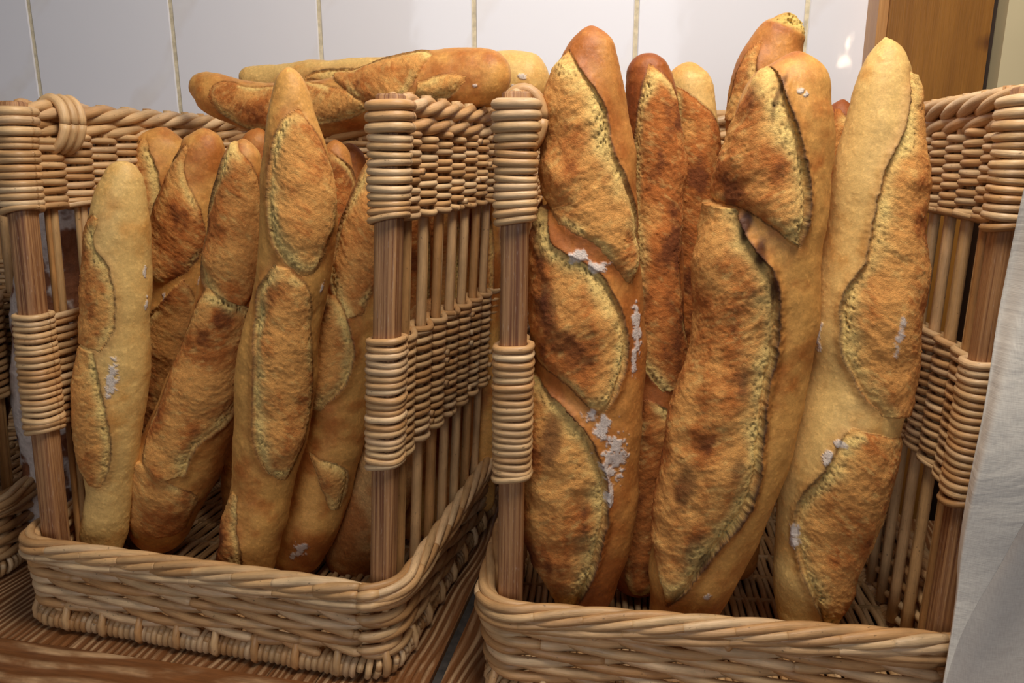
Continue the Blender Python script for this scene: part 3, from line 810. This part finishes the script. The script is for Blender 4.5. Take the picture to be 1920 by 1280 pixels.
    tag(me_o, label, cat, group); return me_o

def make_breads():
    LG = 'baguettes standing in the middle basket'; RG = 'baguettes standing in the right basket'
    # ------------------------------------------------ right basket
    loaf('largest baguette, left in the right basket, with white flour patches down its brown front', FR,
         [(1108, 48, 10), (1108, 90, 46), (1103, 150, 68), (1100, 220, 78), (1103, 300, 88), (1112, 380, 83), (1100, 450, 95), (1100, 540, 102), (1104, 640, 103), (1102, 740, 103), (1092, 840, 106), (1090, 930, 104), (1090, 1010, 92), (1092, 1080, 68), (1094, 1150, 40)],
         (.080, .085), [
         ([(1066, 96, 1070, 98), (1036, 140, 1098, 150), (1018, 200, 1135, 210), (1008, 270, 1148, 285), (1012, 340, 1176, 355), (1045, 400, 1190, 430), (1110, 445, 1193, 480), (1172, 518, 1182, 522)], 1, .5),
         ([(1026, 385, 1034, 392), (998, 430, 1045, 450), (990, 500, 1110, 488), (990, 560, 1155, 555), (995, 620, 1170, 620), (1012, 665, 1168, 670), (1070, 700, 1150, 715), (1118, 748, 1126, 752)], 1, .7),
         ([(1000, 690, 1012, 695), (984, 760, 1085, 755), (976, 830, 1125, 830), (978, 900, 1134, 900), (984, 970, 1128, 970), (1006, 1040, 1105, 1045), (1045, 1100, 1078, 1112)], 1, 1.1)],
         tone='orange', toast=.7, crumb='mid', burns_shade=[(1035, 560, 26, 50, .6), (1045, 790, 22, 60, .7), (1060, 620, 30, 30, .5)], seed=1, group=RG, flour=[(1085, 470, 26, 14), (1120, 490, 26, 16), (1190, 610, 18, 64), (1186, 660, 12, 30), (1150, 830, 34, 56), (1110, 750, 18, 14), (1130, 770, 20, 30), (1140, 890, 10, 30)])
    loaf('dark narrow baguette standing directly behind the largest floury one, only its right side showing', FR,
         [(1208, 100, 8), (1212, 135, 36), (1222, 220, 52), (1230, 310, 54), (1226, 400, 52), (1222, 500, 54), (1225, 600, 58), (1225, 700, 62), (1222, 800, 62), (1212, 900, 62), (1205, 1000, 58), (1192, 1090, 48)],
         (.150, .145), [
         ([(1216, 124, 1224, 126), (1200, 200, 1266, 190), (1188, 300, 1284, 300), (1190, 400, 1278, 400), (1195, 500, 1270, 500), (1195, 600, 1279, 590), (1205, 670, 1287, 680), (1240, 720, 1275, 720)], -1, .7),
         ([(1210, 735, 1230, 740), (1190, 820, 1284, 800), (1180, 900, 1274, 900), (1176, 980, 1262, 980), (1176, 1060, 1246, 1060), (1190, 1095, 1220, 1095)], 1, .7)],
         tone='dark', toast=.6, crumb='dark', seed=2, group=RG)
    loaf('pale-headed baguette at the back of the right basket, right of the dark narrow one', FR,
         [(1290, 116, 8), (1290, 150, 38), (1298, 220, 48), (1305, 300, 48), (1302, 400, 45), (1298, 500, 44), (1290, 620, 42), (1285, 760, 42), (1280, 900, 40)],
         (.225, .235), [([(1262, 168, 1272, 160), (1270, 215, 1318, 200), (1262, 270, 1350, 250), (1265, 340, 1350, 330), (1265, 450, 1338, 440), (1265, 600, 1326, 600), (1275, 700, 1300, 700)], -1, .7)],
         tone='pale', toast=.5, crumb='dark', seed=3, group=RG)
    loaf('broad baguette central in the right basket, long torn opening with scorched curling edge', FR,
         [(1497, 96, 10), (1490, 140, 62), (1470, 200, 86), (1458, 290, 95), (1445, 380, 102), (1430, 470, 106), (1425, 560, 104), (1415, 650, 100), (1395, 740, 106), (1370, 830, 108), (1345, 910, 104), (1322, 1000, 92), (1298, 1080, 82), (1280, 1160, 60)],
         (.075, .078), [
         ([(1443, 120, 1449, 124), (1402, 180, 1470, 180), (1372, 240, 1490, 250), (1350, 310, 1502, 320), (1340, 360, 1505, 375), (1400, 385, 1500, 430), (1470, 440, 1492, 462)], 1, 1.1),
         ([(1340, 366, 1392, 388), (1322, 440, 1402, 425), (1314, 500, 1445, 500), (1310, 570, 1455, 565), (1308, 640, 1450, 640), (1285, 710, 1441, 700), (1265, 780, 1428, 790), (1250, 850, 1420, 860), (1238, 930, 1395, 930), (1240, 1000, 1345, 1000), (1250, 1060, 1300, 1068), (1256, 1112, 1262, 1108)], 1, 1.35)],
         tone='gold', toast=.30, tip=.55, crumb='mid', burns_shade=[(1403, 415, 12, 34, .95), (1428, 462, 12, 30, .95), (1450, 525, 8, 40, .8), (1390, 842, 12, 30, .55), (1308, 880, 22, 50, .6), (1460, 185, 6, 50, .7), (1330, 1020, 12, 24, .6)], seed=4, group=RG, flour=[(1497, 181, 7, 7), (1505, 188, 7, 7), (1332, 1085, 9, 9)])  # fourth dark patch paints the shade of a hollow pocket, the rest are scorching
    loaf('baguette with a broken-off hollow tip, standing behind the broad centre one', FR,
         [(1482, 24, 14), (1474, 50, 36), (1455, 90, 50), (1440, 140, 66), (1434, 200, 72), (1430, 300, 68), (1425, 420, 62), (1420, 600, 58), (1400, 800, 55)],
         (.175, .185), [([(1424, 80, 1430, 82), (1392, 120, 1420, 122), (1374, 165, 1418, 165), (1362, 220, 1400, 225)], 1, .7)],
         tone='orange', toast=.5, crumb='mid', seed=5, group=RG, torn_end=True)
    loaf('smooth pale yellow baguette at the right of the right basket, browned along its right side', FR,
         [(1660, 70, 8), (1660, 110, 36), (1657, 170, 54), (1651, 240, 64), (1643, 320, 76), (1638, 400, 80), (1634, 480, 89), (1626, 560, 96), (1612, 640, 93), (1604, 720, 92), (1582, 800, 94), (1560, 880, 95), (1545, 960, 86), (1530, 1030, 76), (1520, 1100, 68), (1512, 1165, 50)],
         (.094, .092), [
         ([(1700, 140, 1712, 150), (1698, 200, 1726, 200), (1680, 270, 1732, 270), (1652, 340, 1736, 340), (1640, 400, 1738, 400), (1625, 480, 1742, 480), (1592, 540, 1742, 540), (1585, 600, 1720, 600), (1592, 660, 1714, 650), (1620, 720, 1706, 720), (1650, 765, 1690, 770)], -1, .8),
         ([(1588, 792, 1602, 780), (1560, 850, 1690, 830), (1512, 912, 1664, 890), (1500, 960, 1644, 950), (1505, 1025, 1618, 1030), (1528, 1090, 1598, 1090), (1546, 1150, 1560, 1150)], -1, .8)],
         tone='pale', toast=.25, crumb='mid', seed=6, group=RG, flour=[(1545, 620, 12, 30), (1580, 810, 14, 10), (1500, 980, 14, 34), (1560, 830, 10, 18), (1540, 560, 8, 20), (1672, 620, 8, 50)])
    loaf('dark red-brown baguette hidden in the gap between the broad and the pale yellow ones', FR,
         [(1580, 186, 8), (1577, 225, 36), (1572, 320, 40), (1562, 450, 40), (1550, 620, 42), (1530, 800, 42), (1510, 930, 40)],
         (.215, .225), [([(1566, 205, 1574, 205), (1556, 260, 1604, 250), (1545, 340, 1600, 330), (1545, 450, 1590, 450)], 1, .7)],
         tone='dark', toast=.7, crumb='dark', seed=7, group=RG)
    loaf('golden strip of baguette at the back left of the right basket, beside the largest loaf', FR,
         [(1052, 176, 8), (1052, 205, 30), (1054, 300, 38), (1056, 420, 40), (1060, 600, 42), (1064, 760, 42), (1066, 900, 38)],
         (.285, .280), [], tone='gold', toast=.4, seed=8, group=RG)
    # ------------------------------------------------ middle basket
    loaf('smooth pale baguette at the left of the middle basket, torn only along its left side', FL,
         [(237, 303, 8), (232, 335, 34), (228, 400, 49), (223, 470, 55), (220, 540, 60), (218, 620, 62), (214, 700, 60), (208, 780, 58), (206, 850, 50), (206, 920, 40), (194, 990, 40), (188, 1040, 32)],
         (.060, .064), [
         ([(184, 400, 192, 405), (164, 440, 184, 450), (154, 490, 205, 490), (150, 545, 216, 545), (150, 600, 215, 600), (152, 640, 192, 640)], 1, .45),
         ([(155, 645, 182, 645), (148, 700, 190, 690), (144, 760, 202, 750), (142, 810, 207, 810), (152, 860, 203, 860), (172, 897, 190, 897)], 1, .6)],
         tone='pale', toast=.22, crumb='light', seed=11, group=LG, flour=[(212, 690, 12, 42), (265, 500, 6, 14), (268, 560, 6, 24)])
    loaf('golden baguette head behind the smooth pale one, at the left rear of the middle basket', FL,
         [(308, 238, 8), (306, 265, 42), (302, 320, 48), (292, 390, 50), (284, 470, 50), (276, 560, 48), (262, 680, 46), (240, 800, 44)],
         (.195, .195), [([(270, 262, 280, 262), (248, 320, 300, 330), (240, 390, 300, 390), (236, 470, 290, 470), (236, 560, 280, 560)], 1, .7)],
         tone='gold', toast=.45, crumb='mid', seed=12, group=LG)
    loaf('baguette with golden round head and pores along its left edge, left in the middle basket', FL,
         [(384, 240, 10), (383, 270, 38), (372, 330, 46), (356, 400, 58), (345, 470, 58), (338, 540, 60), (328, 620, 62), (316, 700, 58), (304, 780, 50), (296, 860, 46)],
         (.150, .168), [
         ([(350, 268, 356, 272), (318, 330, 352, 320), (300, 380, 378, 380), (288, 440, 384, 435), (286, 490, 360, 484), (296, 518, 318, 514)], -1, .7),
         ([(296, 565, 345, 506), (278, 595, 372, 560), (272, 640, 372, 620), (264, 700, 360, 690), (260, 760, 340, 770), (262, 820, 320, 830)], -1, .7)],
         tone='gold', toast=.4, crumb='mid', seed=13, group=LG, flour=[(372, 512, 6, 12), (312, 540, 5, 8)])
    loaf('baguette just left of the tallest, swelling broad at its foot with a torn patch', FL,
         [(458, 260, 8), (454, 290, 34), (450, 350, 44), (445, 430, 50), (434, 510, 50), (420, 590, 56), (404, 660, 60), (385, 730, 68), (362, 800, 74), (340, 860, 75), (318, 920, 69), (302, 980, 56), (296, 1030, 38)],
         (.098, .114), [
         ([(436, 264, 446, 266), (416, 320, 474, 312), (398, 390, 490, 370), (388, 450, 488, 450), (388, 510, 478, 520), (415, 562, 450, 568)], -1, .8),
         ([(392, 530, 402, 532), (366, 590, 470, 575), (345, 650, 462, 650), (320, 720, 450, 712), (296, 780, 436, 762), (290, 825, 380, 800), (305, 862, 358, 850)], 1, .8),
         ([(268, 842, 292, 838), (250, 890, 345, 872), (236, 945, 374, 905), (262, 985, 350, 968)], -1, .6)],
         tone='gold', toast=.5, crumb='mid', seed=14, group=LG)
    loaf('pinkish-brown baguette head peeping out directly left of the tallest one in the middle basket', FL,
         [(486, 240, 8), (484, 268, 30), (480, 340, 38), (476, 430, 38), (470, 560, 38), (460, 700, 38)],
         (.200, .200), [([(460, 280, 466, 280), (448, 330, 476, 335), (445, 420, 478, 420)], -1, .6)], tone='orange', toast=.6, seed=15, group=LG)
    loaf('tallest baguette of the middle basket, pointed pale tip, two long almond-shaped torn openings', FL,
         [(541, 126, 8), (543, 160, 30), (547, 210, 42), (554, 270, 56), (558, 340, 66), (560, 410, 68), (552, 490, 66), (538, 570, 66), (524, 650, 70), (516, 730, 69), (510, 810, 65), (497, 890, 60), (482, 970, 56), (466, 1050, 50)],
         (.055, .060), [
         ([(556, 206, 562, 206), (530, 232, 585, 238), (515, 280, 610, 285), (508, 340, 625, 345), (509, 400, 622, 400), (520, 450, 608, 450), (545, 485, 592, 490), (565, 502, 575, 502)], -1, .65),
         ([(518, 484, 545, 490), (492, 535, 580, 530), (486, 600, 582, 600), (484, 670, 580, 670), (481, 740, 578, 740), (482, 800, 570, 800), (500, 850, 555, 850), (530, 880, 542, 880)], -1, .75),
         ([(438, 905, 450, 910), (424, 960, 452, 965), (412, 1020, 462, 1030), (410, 1060, 450, 1060)], 1, .5)],
         tone='gold', toast=.28, tip=-.35, crumb='light', seed=16, group=LG, flour=[(600, 530, 8, 12)])
    loaf('dark-edged baguette just behind the right side of the tallest of the middle basket', FL,
         [(628, 262, 8), (630, 295, 30), (632, 360, 37), (622, 440, 42), (612, 520, 42), (600, 620, 40), (590, 760, 40)],
         (.185, .185), [([(612, 282, 620, 280), (606, 340, 664, 330), (600, 400, 662, 400), (595, 460, 648, 470), (600, 520, 630, 525)], 1, .8)],
         tone='orange', toast=.7, crumb='dark', seed=17, group=LG)
    loaf('shadowed baguette at the rear right of the tallest one, only a slim brown edge showing', FL,
         [(655, 268, 8), (656, 300, 30), (658, 380, 36), (650, 480, 40), (644, 600, 40), (634, 740, 40)],
         (.243, .243), [], tone='orange', toast=.6, seed=18, group=LG)
    loaf('wavy baguette beside the right front post of the middle basket, its foot curling left', FL,
         [(738, 268, 8), (730, 310, 42), (708, 400, 58), (684, 480, 62), (664, 560, 66), (646, 640, 70), (638, 720, 66), (632, 790, 58), (616, 860, 56), (600, 920, 54), (580, 975, 56), (556, 1030, 50), (535, 1070, 34)],
         (.126, .114), [
         ([(700, 290, 715, 290), (664, 370, 735, 370), (638, 430, 735, 430), (624, 490, 720, 490), (628, 530, 695, 545), (650, 578, 680, 574)], -1, .6),
         ([(622, 538, 634, 540), (583, 580, 655, 578), (568, 640, 664, 640), (572, 700, 648, 700), (580, 748, 605, 752)], 1, .8),
         ([(583, 832, 592, 834), (598, 860, 650, 860), (612, 900, 650, 896), (625, 938, 640, 940)], 1, .6)],
         tone='gold', toast=.42, crumb='light', seed=19, group=LG, flour=[(575, 1005, 14, 26), (560, 1020, 8, 14)])
    loaf('baguette showing its sandy underside, low behind the right front post of the middle basket', FL,
         [(812, 560, 10), (804, 600, 40), (790, 660, 54), (762, 760, 60), (728, 860, 64), (695, 960, 62), (664, 1050, 56), (650, 1085, 40)],
         (.172, .150), [], tone='sand', toast=.5, sandy=True, seed=20, group=LG)
    loaf('baguette at the rear right of the middle basket, glimpsed between the side stakes', FL,
         [(832, 300, 10), (834, 350, 40), (838, 450, 46), (842, 600, 46), (842, 760, 46), (838, 860, 42)],
         (.255, .255), [([(812, 340, 822, 340), (800, 420, 860, 420), (802, 520, 862, 520), (820, 620, 850, 620)], 1, .6)], tone='gold', toast=.5, crumb='mid', seed=21, group=LG)
    loaf('darker baguette in the rear centre of the middle basket, lost in shadow between the others', FL,
         [(722, 300, 10), (722, 340, 36), (722, 450, 40), (720, 600, 40), (716, 760, 40)],
         (.300, .300), [], tone='orange', toast=.6, crumb='mid', seed=22, group=LG)
    loaf('slender brown baguette at the back of the middle basket, seen through the first side stakes', FL,
         [(764, 290, 10), (766, 340, 34), (768, 450, 38), (770, 600, 38), (772, 760, 36)],
         (.205, .210), [([(758, 330, 768, 330), (748, 420, 800, 420), (748, 560, 802, 560), (765, 640, 790, 640)], 1, .6)], tone='gold', toast=.5, crumb='dark', seed=23, group=LG)
    loaf('baguette in the rear right corner of the middle basket, dim between the last side stakes', FL,
         [(896, 285, 10), (898, 330, 32), (902, 450, 36), (905, 600, 36), (904, 760, 34)],
         (.300, .300), [([(880, 330, 888, 326), (870, 420, 920, 420), (874, 520, 924, 520), (890, 600, 910, 600)], 1, .6)], tone='gold', toast=.5, crumb='dark', seed=24, group=LG)
    # ------------------------------------------------ lying across the top
    loaf('knobbly baguette lying across the top of the middle basket, nearer the camera of the two', FL,
         [(357, 168, 8), (378, 166, 28), (400, 174, 38), (440, 190, 40), (490, 200, 46), (540, 204, 48), (600, 202, 50), (660, 190, 54), (720, 178, 58), (780, 166, 62), (840, 154, 60), (895, 146, 54), (935, 142, 42), (957, 141, 10)],
         (.235, .215), [
         ([(410, 190, 410, 186), (428, 214, 424, 166), (452, 228, 452, 160), (490, 242, 480, 166), (540, 246, 530, 163), (600, 230, 590, 156), (655, 220, 640, 160), (705, 205, 690, 168)], -1, .5),
         ([(642, 150, 632, 138), (690, 182, 680, 130), (740, 186, 742, 112), (775, 178, 800, 100), (797, 150, 822, 104)], 1, .9),
         ([(797, 176, 802, 150), (830, 184, 840, 140), (868, 170, 872, 138), (885, 150, 885, 142)], -1, .7)],
         tone='gold', toast=.45, crumb='mid', seed=31, ground=False, group='baguettes lying across the middle basket', flour=[(905, 158, 6, 5)])
    loaf('smooth yellow baguette lying across the top of the middle basket, further back against the tiles', FL,
         [(452, 152, 8), (470, 148, 20), (520, 148, 26), (600, 147, 32), (700, 148, 38), (800, 150, 46), (900, 151, 52), (970, 151, 53), (1010, 152, 40), (1030, 153, 10)],
         (.318, .300), [([(585, 150, 588, 142), (640, 156, 640, 132), (700, 150, 700, 132), (730, 140, 732, 136)], 1, .9)],
         tone='pale', toast=.4, crumb='mid', seed=32, ground=False, group='baguettes lying across the middle basket', flour=[(990, 145, 12, 6), (975, 160, 6, 4)])
    # ------------------------------------------------ far left basket
    TG = 'rustic loaves in the far left basket'
    loaf('floury rustic loaf at the right of the far left basket, seen between the stakes', FT,
         [(118, 330, 14), (115, 370, 52), (112, 460, 66), (108, 560, 70), (104, 660, 70), (100, 760, 66), (96, 850, 50)],
         (.085, .085), [], rustic=True, seed=41, group=TG, name='rustic_loaf', cat='bread')
    loaf('dark crusted rustic loaf at the left picture edge, low in the far left basket', FT,
         [(-30, 560, 14), (-32, 600, 38), (-34, 680, 44), (-38, 760, 46), (-42, 840, 40)],
         (.075, .075), [], rustic=True, seed=42, group=TG, name='rustic_loaf', cat='bread')


# ================================================================== CLOTH
def cloth():
    # linen sheet hanging in front of the right post, its lower corner folded back
    G = Frame(.40, .50, 7.1)
    edge = catmull([(1990, 90), (1952, 230), (1920, 352), (1893, 480), (1870, 600), (1846, 760), (1815, 920), (1799, 1030), (1792, 1130), (1768, 1290), (1745, 1420)], 8)
    fold = catmull([(1745, 1420), (1768, 1300), (1800, 1190), (1830, 1120), (1860, 1080), (1900, 1020), (1935, 965), (1990, 880), (2060, 780), (2200, 600)], 8)
    root = empty('linen_cloth', tuple(G.world(.03, 0, 0)))
    tag(root, 'off-white linen cloth hanging in folds over the right basket corner post', 'cloth')
    o3 = G.world(.03, 0, 0)
    def sheet(A_, B_, d0, amp, seed, name, lab=None, thick=.0012):
        n, m = 130, 110; ia = np.linspace(0, len(A_) - 1, n); ib = np.linspace(0, len(B_) - 1, n)
        a = np.stack([np.interp(ia, range(len(A_)), A_[:, k]) for k in (0, 1)], 1); b_ = np.stack([np.interp(ib, range(len(B_)), B_[:, k]) for k in (0, 1)], 1)
        V = []; AT = []
        for i in range(n):
            for j in range(m):
                t = j / (m - 1); p = a[i] * (1 - t) + b_[i] * t
                w = math.exp(-t * 9) ; roll = .010 * math.exp(-(t / .05) ** 2)
                dep = d0 + amp * (math.sin(p[0] * .016 + p[1] * .0042 + seed) + .6 * math.sin(p[0] * .009 - p[1] * .010 + 2 * seed)) + roll
                q = G.hit(p[0], p[1], dep); V.append(q); AT.append((q[0] * 1.0 + .3 * q[1] + seed, q[2], seed))
        V = np.array(V); AT = np.array(AT)
        i = np.arange(n - 1)[:, None] * m; j = np.arange(m - 1)[None]
        f = np.stack([i + j, i + j + 1, i + m + j + 1, i + m + j], -1).reshape(-1, 4)
        mb = MB(); mb.add(V - o3, f, None, AT); o = mb.build(name, M_CLOTH, root)
        md = o.modifiers.new('thick', 'SOLIDIFY'); md.thickness = thick; md.offset = 0
        if lab: tag(o, lab)
        return o
    rightA = catmull([(2750, -60), (2740, 100), (2720, 220), (2640, 330), (2440, 480), (2180, 690), (1960, 925), (1868, 1070), (1802, 1190), (1768, 1300), (1746, 1421)], 8)
    sheet(edge, rightA, -.038, .0055, 1.3, 'front_fold')
    e2 = catmull([(1965, 800), (1900, 930), (1858, 1040), (1822, 1110), (1796, 1180), (1775, 1270), (1752, 1400), (1745, 1440)], 8)
    r2 = catmull([(2790, 20), (2800, 420), (2800, 640), (2760, 900), (2640, 1150), (2420, 1380), (2330, 1480)], 8)
    sheet(e2, r2, -.020, .004, 4.1, 'back_fold', 'shaded fold hanging behind the front fold')

# ================================================================== ASSEMBLY
setting()
T, YF = table()
b1 = empty('wicker_basket', tuple(FL.o), -FL.yaw)
build_basket(.057, b1)
tag(b1, 'complete wicker basket left of centre, two long loaves laid across its top rim', 'basket', 'wicker bread baskets on the table')
b2 = empty('wicker_basket', tuple(FR.o), -FR.yaw)
build_basket(.012, b2)
tag(b2, 'wicker basket at the right beside the linen cloth, holding the biggest loaves', 'basket', 'wicker bread baskets on the table')
b3 = copy_tree(b1); b3.location = tuple(FT.o); b3.rotation_euler = (0, 0, -FT.yaw)
tag(b3, 'mostly hidden wicker basket at the far left edge, holding floury rustic loaves', 'basket', 'wicker bread baskets on the table')
make_breads()
cloth()

# ================================================================== LIGHT
def area(name, loc, target, size, power, col, size_y=None):
    l = bpy.data.lights.new(name, 'AREA'); l.energy = power; l.color = col; l.size = size
    if size_y: l.shape = 'RECTANGLE'; l.size_y = size_y
    o = bpy.data.objects.new(name, l); C.objects.link(o); o.location = loc
    d = np.array(target, float) - np.array(loc, float)
    from mathutils import Vector
    o.rotation_euler = Vector(d).to_track_quat('-Z', 'Y').to_euler(); return o
area('ceiling_lamp', (.16, .36, 1.14), (.04, .80, .25), .42, 9.6, (1.0, .915, .79), .32)
area('shop_window', (-.50, -1.6, .80), (0, .7, .3), 1.2, 12.5, (.88, .92, 1.0), .9)
nW = -WALL.d; mc = CAM + 2 * ((WALL.o - CAM) @ nW) * nW          # two little spots that glint in the glaze
for px, py in ((1597, 77), (1587, 118)):
    r = ray(px, py); r /= np.linalg.norm(r); hitp = CAM + r * (((WALL.o - CAM) @ nW) / (r @ nW)); rr = r - 2 * (r @ nW) * nW
    q = hitp + rr * 2.6; l = bpy.data.lights.new('spot_bulb', 'POINT'); l.energy = .9; l.shadow_soft_size = .014; l.color = (1, .8, .55)
    o = bpy.data.objects.new('spot_bulb', l); C.objects.link(o); o.location = q
w = bpy.data.worlds.new('room_light'); bpy.context.scene.world = w; w.use_nodes = True
w.node_tree.nodes['Background'].inputs[0].default_value = (.80, .80, .84, 1); w.node_tree.nodes['Background'].inputs[1].default_value = .055

cam = bpy.data.cameras.new('camera'); co = bpy.data.objects.new('camera', cam); C.objects.link(co)
cam.sensor_width = 36; cam.lens = 36 * F / 1920; cam.clip_start = .02
co.location = (0, 0, HC); co.rotation_euler = (PI / 2 - TH, 0, 0)
sc = bpy.context.scene; sc.camera = co
sc.view_settings.view_transform = 'Standard'; sc.view_settings.look = 'None'; sc.view_settings.gamma = 1
sc.view_settings.use_curve_mapping = False; sc.view_settings.exposure = 0.0
